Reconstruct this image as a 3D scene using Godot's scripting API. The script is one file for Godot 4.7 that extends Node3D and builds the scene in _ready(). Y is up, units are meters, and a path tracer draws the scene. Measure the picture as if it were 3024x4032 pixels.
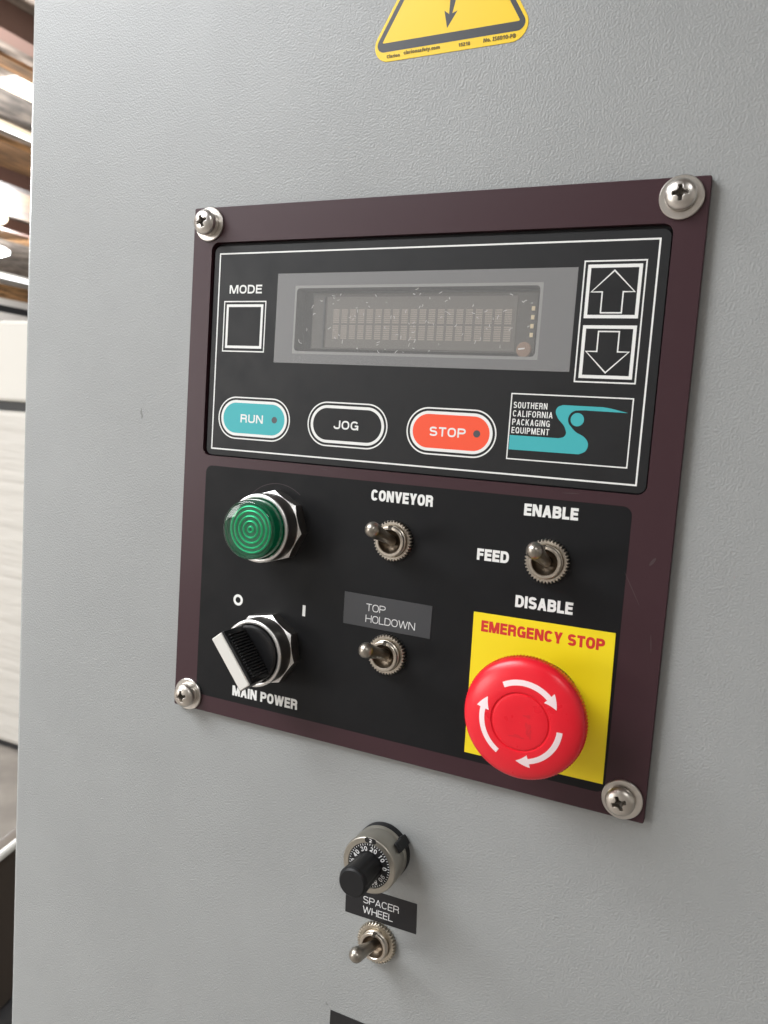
extends Node3D
# A machine's control panel on a grey cabinet door. Builders work in millimetres: x right, y up, z out of the panel's face.

# ------------------------------------------------------------------ mesh collector
class Mesher:
	var v := PackedVector3Array()
	var n := PackedVector3Array()
	var xf := Transform3D()
	func tri(a: Vector3, b: Vector3, c: Vector3, na: Vector3, nb: Vector3, nc: Vector3) -> void:
		var g := (b - a).cross(c - a)
		if g.length_squared() < 1e-14:
			return
		if g.dot(na + nb + nc) > 0.0:
			var t := b; b = c; c = t
			t = nb; nb = nc; nc = t
		v.append(xf * a * 0.001); v.append(xf * b * 0.001); v.append(xf * c * 0.001)
		n.append((xf.basis * na).normalized()); n.append((xf.basis * nb).normalized()); n.append((xf.basis * nc).normalized())
	func quad(a: Vector3, b: Vector3, c: Vector3, d: Vector3, nn: Vector3) -> void:
		tri(a, b, c, nn, nn, nn); tri(a, c, d, nn, nn, nn)
	func mesh() -> ArrayMesh:
		var arr := []
		arr.resize(Mesh.ARRAY_MAX)
		arr[Mesh.ARRAY_VERTEX] = v
		arr[Mesh.ARRAY_NORMAL] = n
		var m := ArrayMesh.new()
		m.add_surface_from_arrays(Mesh.PRIMITIVE_TRIANGLES, arr)
		return m

func mb() -> Mesher:
	return Mesher.new()

func v3(p: Vector2, z: float) -> Vector3:
	return Vector3(p.x, p.y, z)

# ------------------------------------------------------------------ nodes and metas
var used := {}

func numbered(called: String) -> String:
	var k: int = used.get(called, 0)
	used[called] = k + 1
	return called if k == 0 else "%s_%03d" % [called, k]

func thing(called: String, label: String, category: String, at := Vector3.ZERO, group := "") -> Node3D:
	var o := Node3D.new()
	o.name = numbered(called)
	add_child(o)
	o.position = at
	o.set_meta("label", label)
	o.set_meta("category", category)
	if group:
		o.set_meta("group", group)
	return o

func part(called: String, m: Mesher, mat: Material, parent: Node3D, label := "") -> MeshInstance3D:
	return mpart(called, m.mesh(), mat, parent, label)

func mpart(called: String, m: Mesh, mat: Material, parent: Node3D, label := "") -> MeshInstance3D:
	var o := MeshInstance3D.new()
	var nm := called
	var k := 0
	while parent.has_node(nm):
		k += 1
		nm = "%s_%03d" % [called, k]
	o.name = nm
	o.mesh = m
	o.material_override = mat
	parent.add_child(o, true)
	if label:
		o.set_meta("label", label)
	return o

func structure(called: String, m: Mesher, mat: Material, label: String) -> MeshInstance3D:
	var o := MeshInstance3D.new()
	o.name = numbered(called)
	o.mesh = m.mesh()
	o.material_override = mat
	add_child(o)
	o.set_meta("kind", "structure")
	o.set_meta("label", label)
	return o

# ------------------------------------------------------------------ 2D shapes
func rrect(x0: float, y0: float, x1: float, y1: float, r: float, seg := 7) -> PackedVector2Array:
	var p := PackedVector2Array()
	var cs := [Vector2(x1 - r, y1 - r), Vector2(x0 + r, y1 - r), Vector2(x0 + r, y0 + r), Vector2(x1 - r, y0 + r)]
	for q in 4:
		for i in seg + 1:
			var a := (q + float(i) / seg) * PI / 2
			var v: Vector2 = cs[q] + Vector2(cos(a), sin(a)) * r
			if p.is_empty() or p[-1].distance_to(v) > 1e-3 and p[0].distance_to(v) > 1e-3:
				p.append(v)
	return p

func rect(x0: float, y0: float, x1: float, y1: float) -> PackedVector2Array:
	return PackedVector2Array([Vector2(x1, y1), Vector2(x0, y1), Vector2(x0, y0), Vector2(x1, y0)])

func circle(c: Vector2, r: float, seg := 40) -> PackedVector2Array:
	var p := PackedVector2Array()
	for i in seg:
		p.append(c + Vector2.from_angle(TAU * i / seg) * r)
	return p

func inset(p: PackedVector2Array, d: float) -> PackedVector2Array:   # of a counter-clockwise outline
	var out := PackedVector2Array()
	var k := p.size()
	for i in k:
		var a := (p[i] - p[(i + k - 1) % k]).normalized()
		var b := (p[(i + 1) % k] - p[i]).normalized()
		var na := Vector2(-a.y, a.x)
		var nb := Vector2(-b.y, b.x)
		var m := (na + nb)
		m = m / maxf(m.length_squared() / 2.0, 0.2)
		out.append(p[i] + m * d)
	return out

func catmull(p: Array, seg := 6) -> PackedVector2Array:
	var out := PackedVector2Array()
	for i in p.size() - 1:
		var a: Vector2 = p[maxi(i - 1, 0)]
		var b: Vector2 = p[i]
		var c: Vector2 = p[i + 1]
		var d: Vector2 = p[mini(i + 2, p.size() - 1)]
		for s in seg:
			out.append(b.cubic_interpolate(c, a, d, float(s) / seg))
	out.append(p[-1])
	return out

# ------------------------------------------------------------------ solids
func cap(m: Mesher, given: PackedVector2Array, z: float, up := 1.0) -> void:
	var p := PackedVector2Array()
	for v in given:
		if p.is_empty() or p[-1].distance_to(v) > 2e-3 and p[0].distance_to(v) > 2e-3:
			p.append(v)
	var ix := Geometry2D.triangulate_polygon(p)
	var nn := Vector3(0, 0, up)
	for i in range(0, ix.size(), 3):
		m.tri(v3(p[ix[i]], z), v3(p[ix[i + 1]], z), v3(p[ix[i + 2]], z), nn, nn, nn)

func side(m: Mesher, p: PackedVector2Array, q: PackedVector2Array, z0: float, z1: float, outward := 1.0, smooth := 0.6) -> void:
	# wall between outline p at z0 and outline q at z1 (same count, counter-clockwise)
	var k := p.size()
	var ns: Array[Vector3] = []
	for i in k:
		var j := (i + 1) % k
		var e := v3(p[j], z0) - v3(p[i], z0)
		if e.length_squared() < 1e-12:
			e = v3(q[j], z1) - v3(q[i], z1)
		var nn := e.cross(v3(q[i], z1) - v3(p[i], z0)).normalized() * outward
		ns.append(nn)
	for i in k:
		var j := (i + 1) % k
		var n0 := ns[i]
		var n1 := ns[i]
		var before := ns[(i + k - 1) % k]
		var after := ns[j]
		if before.dot(n0) > cos(smooth):
			n0 = (n0 + before).normalized()
		if after.dot(n1) > cos(smooth):
			n1 = (n1 + after).normalized()
		var a := v3(p[i], z0)
		var b := v3(p[j], z0)
		var c := v3(q[j], z1)
		var d := v3(q[i], z1)
		m.tri(a, b, c, n0, n1, n1)
		m.tri(a, c, d, n0, n1, n0)

func prism(m: Mesher, p: PackedVector2Array, z0: float, z1: float, bevel := 0.0, bottom := false) -> void:
	if bevel > 0.0:
		var q := inset(p, bevel)
		side(m, p, p, z0, z1 - bevel)
		side(m, p, q, z1 - bevel, z1)
		cap(m, q, z1)
	else:
		side(m, p, p, z0, z1)
		cap(m, p, z1)
	if bottom:
		cap(m, p, z0, -1.0)

func ring(m: Mesher, outer: PackedVector2Array, inner: PackedVector2Array, z: float) -> void:
	var k := outer.size()
	for i in k:
		var j := (i + 1) % k
		m.quad(v3(outer[i], z), v3(outer[j], z), v3(inner[j], z), v3(inner[i], z), Vector3(0, 0, 1))

func outline(p: PackedVector2Array, t: float, z: float, m: Mesher = null) -> Mesher:   # a printed line of width t just inside p
	if m == null:
		m = mb()
	ring(m, p, inset(p, t), z)
	return m

func holed(m: Mesher, p: PackedVector2Array, hole: PackedVector2Array, z: float) -> void:   # a flat sheet with one hole
	var c := Vector2.ZERO
	for q in hole:
		c += q / hole.size()
	for half in [rect(-9999, -9999, c.x, 9999), rect(c.x, -9999, 9999, 9999)]:
		for piece in Geometry2D.intersect_polygons(p, half):
			for bit in Geometry2D.clip_polygons(piece, hole):
				cap(m, bit, z)

func lathe(m: Mesher, prof: Array, seg := 64, c := Vector2.ZERO, smooth := 0.65, wob := 0.0, teeth := 0) -> void:
	# prof: Vector2(radius, z) going from the outside rim's foot to the axis (or anywhere), outward normal on its right
	var k := prof.size() - 1
	var nn: Array[Vector2] = []
	for i in k:
		var e: Vector2 = (prof[i + 1] - prof[i]).normalized()
		nn.append(Vector2(e.y, -e.x))
	for i in k:
		var na := nn[i]
		var nb := nn[i]
		if i > 0 and nn[i - 1].dot(nn[i]) > cos(smooth):
			na = (nn[i - 1] + nn[i]).normalized()
		if i < k - 1 and nn[i + 1].dot(nn[i]) > cos(smooth):
			nb = (nn[i + 1] + nn[i]).normalized()
		for s in seg:
			var a0 := TAU * s / seg
			var a1 := TAU * (s + 1) / seg
			var d0 := Vector2.from_angle(a0)
			var d1 := Vector2.from_angle(a1)
			var p0: Vector2 = prof[i]
			var p1: Vector2 = prof[i + 1]
			var A := v3(c + d0 * p0.x, p0.y)
			var B := v3(c + d1 * p0.x, p0.y)
			var C := v3(c + d1 * p1.x, p1.y)
			var D := v3(c + d0 * p1.x, p1.y)
			var nA := v3(d0 * na.x, na.y)
			var nB := v3(d1 * na.x, na.y)
			var nC := v3(d1 * nb.x, nb.y)
			var nD := v3(d0 * nb.x, nb.y)
			m.tri(A, B, C, nA, nB, nC)
			m.tri(A, C, D, nA, nC, nD)

func box(m: Mesher, a: Vector3, b: Vector3, bevel := 0.0) -> void:
	if bevel > 0.0:
		var p := rrect(a.x, a.y, b.x, b.y, bevel * 1.35, 4)
		side(m, inset(p, bevel * 0.7), p, a.z, a.z + bevel * 0.7)
		side(m, p, p, a.z + bevel * 0.7, b.z - bevel)
		var q := inset(p, bevel * 0.3)
		var q2 := inset(p, bevel)
		side(m, p, q, b.z - bevel, b.z - bevel * 0.3)
		side(m, q, q2, b.z - bevel * 0.3, b.z)
		cap(m, q2, b.z)
		cap(m, inset(p, bevel * 0.7), a.z, -1.0)
	else:
		prism(m, rect(a.x, a.y, b.x, b.y), a.z, b.z, 0.0, true)

# ------------------------------------------------------------------ lettering drawn with strokes of even weight
var glyphs := {}

func se(cx: float, cy: float, rx: float, ry: float, a0: float, a1: float, pw := 2.5) -> Array:
	var out := []
	var k := int(maxf(4, absf(a1 - a0) / 12.0))
	for i in k + 1:
		var a := deg_to_rad(lerpf(a0, a1, float(i) / k))
		var cc := cos(a)
		var ss := sin(a)
		out.append(Vector2(cx + rx * signf(cc) * pow(absf(cc), 2.0 / pw), cy + ry * signf(ss) * pow(absf(ss), 2.0 / pw)))
	return out

func L(a: float, b: float, c: float, d: float) -> Array:
	return ["l", [Vector2(a, b), Vector2(c, d)]]

func build_glyphs() -> void:
	var V := L(0, 0, 0, 1)
	var g := glyphs
	g["A"] = [0.56, ["d", 0, 0, 0.5, 1], ["d", 1, 0, 0.5, 1], ["b", [Vector2(0.14, 0.27), Vector2(0.86, 0.27)]]]
	g["B"] = [0.53, V, ["c", [Vector2(0, 1)] + se(0.5, 0.765, 0.44, 0.235, 90, -90) + [Vector2(0, 0.53)]], ["c", [Vector2(0, 0.53)] + se(0.52, 0.265, 0.48, 0.265, 90, -90) + [Vector2(0, 0)]]]
	g["C"] = [0.53, ["c", se(0.5, 0.5, 0.5, 0.5, 36, 324)]]
	g["D"] = [0.54, V, ["c", [Vector2(0, 1)] + se(0.4, 0.5, 0.6, 0.5, 90, -90) + [Vector2(0, 0)]]]
	g["E"] = [0.46, V, L(0, 1, 1, 1), L(0, 0.52, 0.9, 0.52), L(0, 0, 1, 0)]
	g["F"] = [0.44, V, L(0, 1, 1, 1), L(0, 0.5, 0.88, 0.5)]
	g["G"] = [0.55, ["c", se(0.5, 0.5, 0.5, 0.5, 36, 330)], L(1, 0, 1, 0.42), ["b", [Vector2(0.55, 0.45), Vector2(1.0, 0.45)]]]
	g["H"] = [0.54, V, L(1, 0, 1, 1), L(0, 0.52, 1, 0.52)]
	g["I"] = [0.0, L(0.5, 0, 0.5, 1)]
	g["J"] = [0.48, ["c", [Vector2(1, 1.1)] + se(0.5, 0.3, 0.5, 0.3, 0, -180)]]
	g["K"] = [0.55, V, ["d", 0, 0.35, 1, 1], ["d", 1, 0, 0.38, 0.62]]
	g["L"] = [0.43, V, L(0, 0, 1, 0)]
	g["M"] = [0.68, V, L(1, 0, 1, 1), ["d", 0.5, 0, 0.08, 1], ["d", 0.5, 0, 0.92, 1]]
	g["N"] = [0.56, V, L(1, 0, 1, 1), ["d", 1, 0, 0, 1]]
	g["O"] = [0.55, ["o", se(0.5, 0.5, 0.5, 0.5, 0, 360)]]
	g["P"] = [0.52, V, ["c", [Vector2(0, 1)] + se(0.5, 0.73, 0.5, 0.27, 90, -90) + [Vector2(0, 0.46)]]]
	g["Q"] = [0.56, ["o", se(0.5, 0.5, 0.5, 0.5, 0, 360)], ["b", [Vector2(0.6, 0.25), Vector2(1.05, -0.02)]]]
	g["R"] = [0.54, V, ["c", [Vector2(0, 1)] + se(0.5, 0.745, 0.46, 0.255, 90, -90) + [Vector2(0, 0.49)]], ["c", [Vector2(0.5, 0.49)] + se(0.55, 0.34, 0.39, 0.15, 90, 0) + [Vector2(0.98, -0.12)]]]
	g["S"] = [0.52, ["c", se(0.5, 0.76, 0.47, 0.24, 20, 240) + se(0.5, 0.25, 0.5, 0.25, 68, -160)]]
	g["T"] = [0.48, L(0, 1, 1, 1), L(0.5, 0, 0.5, 1)]
	g["U"] = [0.54, ["c", [Vector2(0, 1.1)] + se(0.5, 0.32, 0.5, 0.32, 180, 360) + [Vector2(1, 1.1)]]]
	g["V"] = [0.55, ["d", 0.5, 0, 0, 1], ["d", 0.5, 0, 1, 1]]
	g["W"] = [0.82, ["d", 0.25, 0, 0, 1], ["d", 0.25, 0, 0.5, 1], ["d", 0.75, 0, 0.5, 1], ["d", 0.75, 0, 1, 1]]
	g["Y"] = [0.54, ["d", 0.5, 0.36, 0, 1], ["d", 0.5, 0.36, 1, 1], L(0.5, 0, 0.5, 0.4)]
	g["0"] = [0.5, ["o", se(0.5, 0.5, 0.5, 0.5, 0, 360)]]
	g["1"] = [0.3, L(1, 0, 1, 1), ["b", [Vector2(0, 0.72), Vector2(0.9, 0.98)]]]
	g["2"] = [0.5, ["c", se(0.5, 0.7, 0.5, 0.3, 165, -20) + [Vector2(0.02, 0.0)]], L(0, 0, 1, 0)]
	g["3"] = [0.5, ["c", se(0.5, 0.75, 0.45, 0.25, 160, -90) + se(0.5, 0.26, 0.5, 0.26, 90, -160)]]
	g["4"] = [0.5, L(0.75, 0, 0.75, 1), ["b", [Vector2(0.75, 1), Vector2(0, 0.3)]], L(0, 0.28, 1, 0.28)]
	g["5"] = [0.5, L(0.1, 1, 0.95, 1), ["b", [Vector2(0.1, 1), Vector2(0.04, 0.5)]], ["c", se(0.48, 0.3, 0.52, 0.3, 130, -160)]]
	g["6"] = [0.5, ["o", se(0.5, 0.3, 0.5, 0.3, 0, 360)], ["c", se(0.5, 0.6, 0.5, 0.4, 200, 40)]]
	g["7"] = [0.5, L(0, 1, 1, 1), ["d", 0.35, 0, 1, 1]]
	g["8"] = [0.5, ["o", se(0.5, 0.75, 0.42, 0.25, 0, 360)], ["o", se(0.5, 0.25, 0.5, 0.25, 0, 360)]]
	g["9"] = [0.5, ["o", se(0.5, 0.7, 0.5, 0.3, 0, 360)], ["c", se(0.5, 0.4, 0.5, 0.4, 20, -140)]]

func stroke(m: Mesher, pts: Array, t: float, z: float, closed: bool, sq: float) -> void:
	var p: Array[Vector2] = []
	for q in pts:
		if p.is_empty() or p[-1].distance_to(q) > 1e-4:
			p.append(q)
	if closed and p[0].distance_to(p[-1]) < 1e-3:
		p.pop_back()
	var k := p.size()
	if k < 2:
		return
	if sq > 0.0 and not closed:
		p[0] += (p[0] - p[1]).normalized() * sq
		p[k - 1] += (p[k - 1] - p[k - 2]).normalized() * sq
	var lft: Array[Vector2] = []
	var rgt: Array[Vector2] = []
	for i in k:
		var a: Vector2
		var b: Vector2
		if closed or i > 0:
			a = (p[i] - p[(i + k - 1) % k]).normalized()
		if closed or i < k - 1:
			b = (p[(i + 1) % k] - p[i]).normalized()
		if not closed and i == 0:
			a = b
		if not closed and i == k - 1:
			b = a
		var mm := Vector2(-a.y - b.y, a.x + b.x)
		mm = mm / maxf(mm.length_squared() / 2.0, 0.5) * t * 0.5
		lft.append(p[i] + mm)
		rgt.append(p[i] - mm)
	for i in (k if closed else k - 1):
		var j := (i + 1) % k
		m.quad(v3(lft[i], z), v3(lft[j], z), v3(rgt[j], z), v3(rgt[i], z), Vector3(0, 0, 1))

func glyph(m: Mesher, ch: String, o: Vector2, w: float, h: float, t: float, z: float, turn := 0.0) -> void:
	var g: Array = glyphs[ch]
	var old := m.xf
	m.xf = m.xf * Transform3D(Basis(Vector3(0, 0, 1), turn), v3(o, 0))
	for i in range(1, g.size()):
		var s: Array = g[i]
		var zz := z + 0.004 * i
		if s[0] == "d":
			var x0: float = s[1]
			var y0: float = s[2]
			var x1: float = s[3]
			var y1: float = s[4]
			var dy := absf(y1 - y0) * h
			var wx := t
			for it in 3:
				wx = t * sqrt(pow(absf(x1 - x0) * (w - wx), 2) + dy * dy) / dy
			var X0 := wx * 0.5 + x0 * (w - wx)
			var X1 := wx * 0.5 + x1 * (w - wx)
			m.quad(Vector3(X0 - wx / 2, y0 * h, zz), Vector3(X0 + wx / 2, y0 * h, zz), Vector3(X1 + wx / 2, y1 * h, zz), Vector3(X1 - wx / 2, y1 * h, zz), Vector3(0, 0, 1))
		else:
			var pts := []
			for q in s[1]:
				var y: float = clampf(q.y, -0.5, 1.0)
				var yy := t * 0.5 + y * (h - t)
				if q.y > 1.05:
					yy = h
				if q.y < -0.1:
					yy = 0.0
				pts.append(Vector2(t * 0.5 + q.x * (w - t), yy))
			stroke(m, pts, t, zz, s[0] == "o", t * 0.5 if s[0] == "l" else 0.0)
	m.xf = old

func text(m: Mesher, words: String, x: float, y: float, total: float, h: float, t: float, z: float, gap := 0.9, slope := 0.0) -> void:
	# fits the words into the width `total`; gap is the space between letters in stroke widths
	var old := m.xf
	m.xf = m.xf * Transform3D(Basis(Vector3(0, 0, 1), slope), Vector3(x, y, 0))
	var fixed := 0.0
	var flex := 0.0
	for i in words.length():
		var ch := words[i]
		if ch == " ":
			flex += 0.26
		elif ch == "I":
			fixed += t
		else:
			flex += glyphs[ch][0]
		if i < words.length() - 1:
			fixed += gap * t * (0.5 if ch == " " or words[i + 1] == " " else 1.0)
	var k := (total - fixed) / flex
	var at := 0.0
	for i in words.length():
		var ch := words[i]
		var w: float = 0.26 * k if ch == " " else t if ch == "I" else glyphs[ch][0] * k
		if ch != " ":
			glyph(m, ch, Vector2(at, 0), w, h, t, z)
		var nxt := words[i + 1] if i < words.length() - 1 else ""
		at += w + gap * t * (0.5 if ch == " " or nxt == " " else 1.0)
	m.xf = old

# ------------------------------------------------------------------ materials
func mat(c: Color, rough := 0.5, metal := 0.0, spec := 0.5) -> StandardMaterial3D:   # c in linear light
	var m := StandardMaterial3D.new()
	m.albedo_color = c.linear_to_srgb()
	m.roughness = rough
	m.metallic = metal
	m.metallic_specular = spec
	return m

func noise_tex(size: int, freq: float, kind: int, oct := 1, lo := 0.0, hi := 1.0, s := 1, warp := 0.0) -> ImageTexture:
	var f := FastNoiseLite.new()
	f.seed = s
	f.noise_type = kind
	f.frequency = freq
	f.fractal_type = FastNoiseLite.FRACTAL_FBM if oct > 1 else FastNoiseLite.FRACTAL_NONE
	f.fractal_octaves = oct
	if warp > 0.0:
		f.domain_warp_enabled = true
		f.domain_warp_amplitude = warp
		f.domain_warp_frequency = freq
		f.domain_warp_fractal_type = FastNoiseLite.DOMAIN_WARP_FRACTAL_NONE
	var im := f.get_seamless_image(size, size, false, false, 0.1)
	if lo != 0.0 or hi != 1.0:
		var d := im.get_data()
		for i in d.size():
			d[i] = int(255.0 * lerpf(lo, hi, d[i] / 255.0))
		im = Image.create_from_data(size, size, false, im.get_format(), d)
	return ImageTexture.create_from_image(im)

func triplanar(m: StandardMaterial3D, per_metre: Vector3, world := true) -> void:
	m.uv1_triplanar = true
	m.uv1_world_triplanar = world
	m.uv1_triplanar_sharpness = 8.0
	m.uv1_scale = per_metre

var M := {}

func build_materials() -> void:
	var door_h := noise_tex(2048, 0.11, FastNoiseLite.TYPE_SIMPLEX_SMOOTH, 2, 0.0, 1.0, 3, 5.0)
	var mottle := noise_tex(512, 0.012, FastNoiseLite.TYPE_SIMPLEX_SMOOTH, 4, 0.35, 1.0, 9)
	var smear := noise_tex(512, 0.008, FastNoiseLite.TYPE_SIMPLEX_SMOOTH, 4, 0.72, 1.0, 21)
	var tone := noise_tex(512, 0.006, FastNoiseLite.TYPE_SIMPLEX_SMOOTH, 5, 0.965, 1.0, 33)
	var fine := noise_tex(512, 0.2, FastNoiseLite.TYPE_SIMPLEX, 2, 0.0, 1.0, 5)
	M.door = mat(Color(0.318, 0.327, 0.324), 0.44, 0.0, 0.5)
	M.door.albedo_texture = tone
	M.door.heightmap_enabled = true
	M.door.heightmap_texture = door_h
	M.door.heightmap_scale = 0.0128
	triplanar(M.door, Vector3.ONE * 4.6)
	M.plate = mat(Color(0.042, 0.0165, 0.0215), 0.42, 0.0, 0.42)
	M.plate.roughness = 0.4
	M.plate.heightmap_enabled = true
	M.plate.heightmap_texture = fine
	M.plate.heightmap_scale = 0.0008
	triplanar(M.plate, Vector3(2.5, 90.0, 20.0))
	M.plate_edge = mat(Color(0.03, 0.016, 0.02), 0.4)
	M.black_print = mat(Color(0.0055, 0.0057, 0.0066), 0.62, 0.0, 0.33)
	M.black_print.roughness_texture = smear
	M.black_print.heightmap_enabled = true
	M.black_print.heightmap_texture = fine
	M.black_print.heightmap_scale = 0.001
	triplanar(M.black_print, Vector3.ONE * 16.0)
	M.keypad = mat(Color(0.0085, 0.0088, 0.0098), 0.60, 0.0, 0.42)
	M.keypad.roughness_texture = smear
	M.keypad.heightmap_enabled = true
	M.keypad.heightmap_texture = fine
	M.keypad.heightmap_scale = 0.001
	triplanar(M.keypad, Vector3.ONE * 18.0)
	M.gap = mat(Color(0.006, 0.006, 0.007), 0.7)
	M.white_print = mat(Color(0.78, 0.78, 0.76), 0.55)
	M.teal = mat(Color(0.045, 0.40, 0.43), 0.5)
	M.red_print = mat(Color(0.86, 0.085, 0.03), 0.5)
	M.led = mat(Color(0.07, 0.075, 0.085), 0.4)
	M.chrome = mat(Color(0.80, 0.78, 0.75), 0.14, 1.0)
	M.lit_chrome = mat(Color(0.80, 0.79, 0.77), 0.40, 1.0)  # lighter copy of the chrome, bright reflections put into its colour
	M.shaded_chrome = mat(Color(0.52, 0.49, 0.46), 0.32, 1.0)  # darker copy for the sides, their dim reflections painted in
	M.steel = mat(Color(0.66, 0.63, 0.59), 0.30, 1.0)
	M.nickel = mat(Color(0.58, 0.53, 0.46), 0.32, 1.0)
	M.brass = mat(Color(0.52, 0.47, 0.39), 0.36, 1.0)
	M.lever = mat(Color(0.36, 0.33, 0.29), 0.36, 1.0)
	M.socket = mat(Color(0.24, 0.19, 0.14), 0.42, 1.0)
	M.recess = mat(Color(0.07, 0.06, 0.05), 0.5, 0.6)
	M.tarnished = mat(Color(0.58, 0.54, 0.49), 0.36, 1.0)
	M.plastic = mat(Color(0.011, 0.011, 0.012), 0.34)
	M.rib = mat(Color(0.016, 0.016, 0.017), 0.42)
	M.knob = mat(Color(0.009, 0.009, 0.010), 0.5, 0.0, 0.4)
	M.ivory = mat(Color(0.70, 0.68, 0.635), 0.42)
	M.mushroom = mat(Color(0.76, 0.010, 0.024), 0.36)
	M.mushroom.roughness_texture = smear
	triplanar(M.mushroom, Vector3.ONE * 20.0)
	M.arrow = mat(Color(0.86, 0.70, 0.71), 0.5)
	M.yellow = mat(Color(0.90, 0.71, 0.008), 0.45)
	M.red_ink = mat(Color(0.62, 0.025, 0.02), 0.5)
	M.sticker = mat(Color(0.86, 0.58, 0.008), 0.40)
	M.sticker_ink = mat(Color(0.035, 0.037, 0.043), 0.42)
	M.small_ink = mat(Color(0.16, 0.12, 0.03), 0.5)
	M.tape = mat(Color(0.045, 0.046, 0.050), 0.40)
	M.tape_dark = mat(Color(0.008, 0.008, 0.010), 0.42)
	M.tape_ink = mat(Color(0.72, 0.72, 0.72), 0.5)
	M.window_grey = mat(Color(0.115, 0.115, 0.12), 0.40)
	M.window_lip = mat(Color(0.26, 0.257, 0.25), 0.5)
	M.window_film = mat(Color(0.50, 0.495, 0.485, 1.0), 0.42)
	M.window_film.transparency = BaseMaterial3D.TRANSPARENCY_ALPHA
	M.window_film.albedo_color.a = 0.28
	M.cavity = mat(Color(0.018, 0.018, 0.023), 0.6)
	M.tube = mat(Color(0.085, 0.08, 0.072), 0.25)
	M.cell = mat(Color(0.36, 0.305, 0.26), 0.5)
	M.cell_dim = mat(Color(0.125, 0.112, 0.095), 0.5)
	M.gold = mat(Color(0.80, 0.66, 0.42), 0.45, 0.3)
	M.amber = mat(Color(0.28, 0.17, 0.11), 0.4)
	M.fibre = mat(Color(0.85, 0.83, 0.80), 0.8)
	M.lens_inner = mat(Color(0.0, 0.095, 0.042), 0.30, 0.3)
	M.glint_ring = mat(Color(0.02, 0.68, 0.30), 0.3, 0.35)  # bright green paints in the light refracted along the rings
	M.lens_body = mat(Color(0.0, 0.15, 0.065), 0.16, 0.0)
	M.lens_body.clearcoat_enabled = true
	M.lens_body.clearcoat = 0.6
	M.lens_body.clearcoat_roughness = 0.05
	M.lens_shell = mat(Color(0.0, 0.20, 0.09), 0.05)
	M.lens_shell.transparency = BaseMaterial3D.TRANSPARENCY_ALPHA
	M.lens_shell.albedo_color.a = 0.10
	M.champagne = mat(Color(0.43, 0.405, 0.355), 0.40, 1.0)
	M.worn_red = mat(Color(0.66, 0.010, 0.022), 0.45)
	M.scuff = mat(Color(0.055, 0.034, 0.038), 0.45)
	M.smudge = mat(Color(0.20, 0.205, 0.20), 0.6)
	# the workshop behind
	M.concrete = mat(Color(0.40, 0.365, 0.33), 0.6)
	M.concrete.albedo_texture = smear
	triplanar(M.concrete, Vector3.ONE * 0.7)
	M.wood = mat(Color(0.55, 0.30, 0.13), 0.6)
	M.wood.albedo_texture = mottle
	triplanar(M.wood, Vector3(1.6, 1.6, 0.15))
	M.deck = mat(Color(0.58, 0.50, 0.44), 0.6)
	M.deck.albedo_texture = mottle
	triplanar(M.deck, Vector3(0.6, 0.6, 0.25))
	M.beam_wood = mat(Color(0.24, 0.15, 0.125), 0.6)
	M.dark_wood = mat(Color(0.13, 0.07, 0.055), 0.6)
	M.wall = mat(Color(0.62, 0.60, 0.57), 0.7)
	M.dark = mat(Color(0.02, 0.021, 0.024), 0.4)
	M.dark_glass = mat(Color(0.03, 0.04, 0.05), 0.12)
	M.wrap = mat(Color(0.62, 0.60, 0.56), 0.42)
	M.wrap.heightmap_enabled = true
	M.wrap.heightmap_texture = mottle
	M.wrap.heightmap_scale = 0.5
	triplanar(M.wrap, Vector3(0.25, 2.6, 0.25))
	M.cream = mat(Color(0.70, 0.685, 0.64), 0.5)
	M.paint_grey = mat(Color(0.08, 0.082, 0.09), 0.45)
	M.brown_steel = mat(Color(0.06, 0.045, 0.035), 0.5)
	M.glow_day = glow(Color(1.0, 0.95, 0.86), 2.6)
	M.glow_tube = glow(Color(0.95, 0.97, 1.0), 2.2)
	M.glow_warm = glow(Color(1.0, 0.86, 0.62), 2.2)

func glow(c: Color, e: float) -> StandardMaterial3D:
	var m := mat(Color(0.8, 0.8, 0.8), 0.6)
	m.emission_enabled = true
	m.emission = c.linear_to_srgb()
	m.emission_energy_multiplier = e
	return m

# ------------------------------------------------------------------ lamps
func lamp(called: String, label: String, category: String, at: Vector3, size: Vector2, energy: float, glowing: Material, col: Color, group: String, down := Vector3.DOWN) -> Node3D:
	# at: centre of the glowing face in metres; size: metres along x and z
	var o := thing(called, label, category, at, group)
	var h := mb()
	box(h, Vector3(-size.x / 2 - 0.03, 0.012, -size.y / 2 - 0.03) * 1000.0, Vector3(size.x / 2 + 0.03, 0.075, size.y / 2 + 0.03) * 1000.0)
	part("housing", h, M.wall, o)
	var g := mb()
	box(g, Vector3(-size.x / 2, 0, -size.y / 2) * 1000.0, Vector3(size.x / 2, 0.011, size.y / 2) * 1000.0)
	part("glowing_panel", g, glowing, o)
	var a := AreaLight3D.new()
	a.name = "area_light"
	a.area_size = size
	a.light_energy = energy
	a.light_color = col
	a.area_range = 60.0
	a.area_attenuation = 2.0
	a.shadow_enabled = true
	o.add_child(a)
	a.position = Vector3(0, -0.01, 0)
	a.rotation = Vector3(-PI / 2, 0, 0)
	return o

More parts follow.
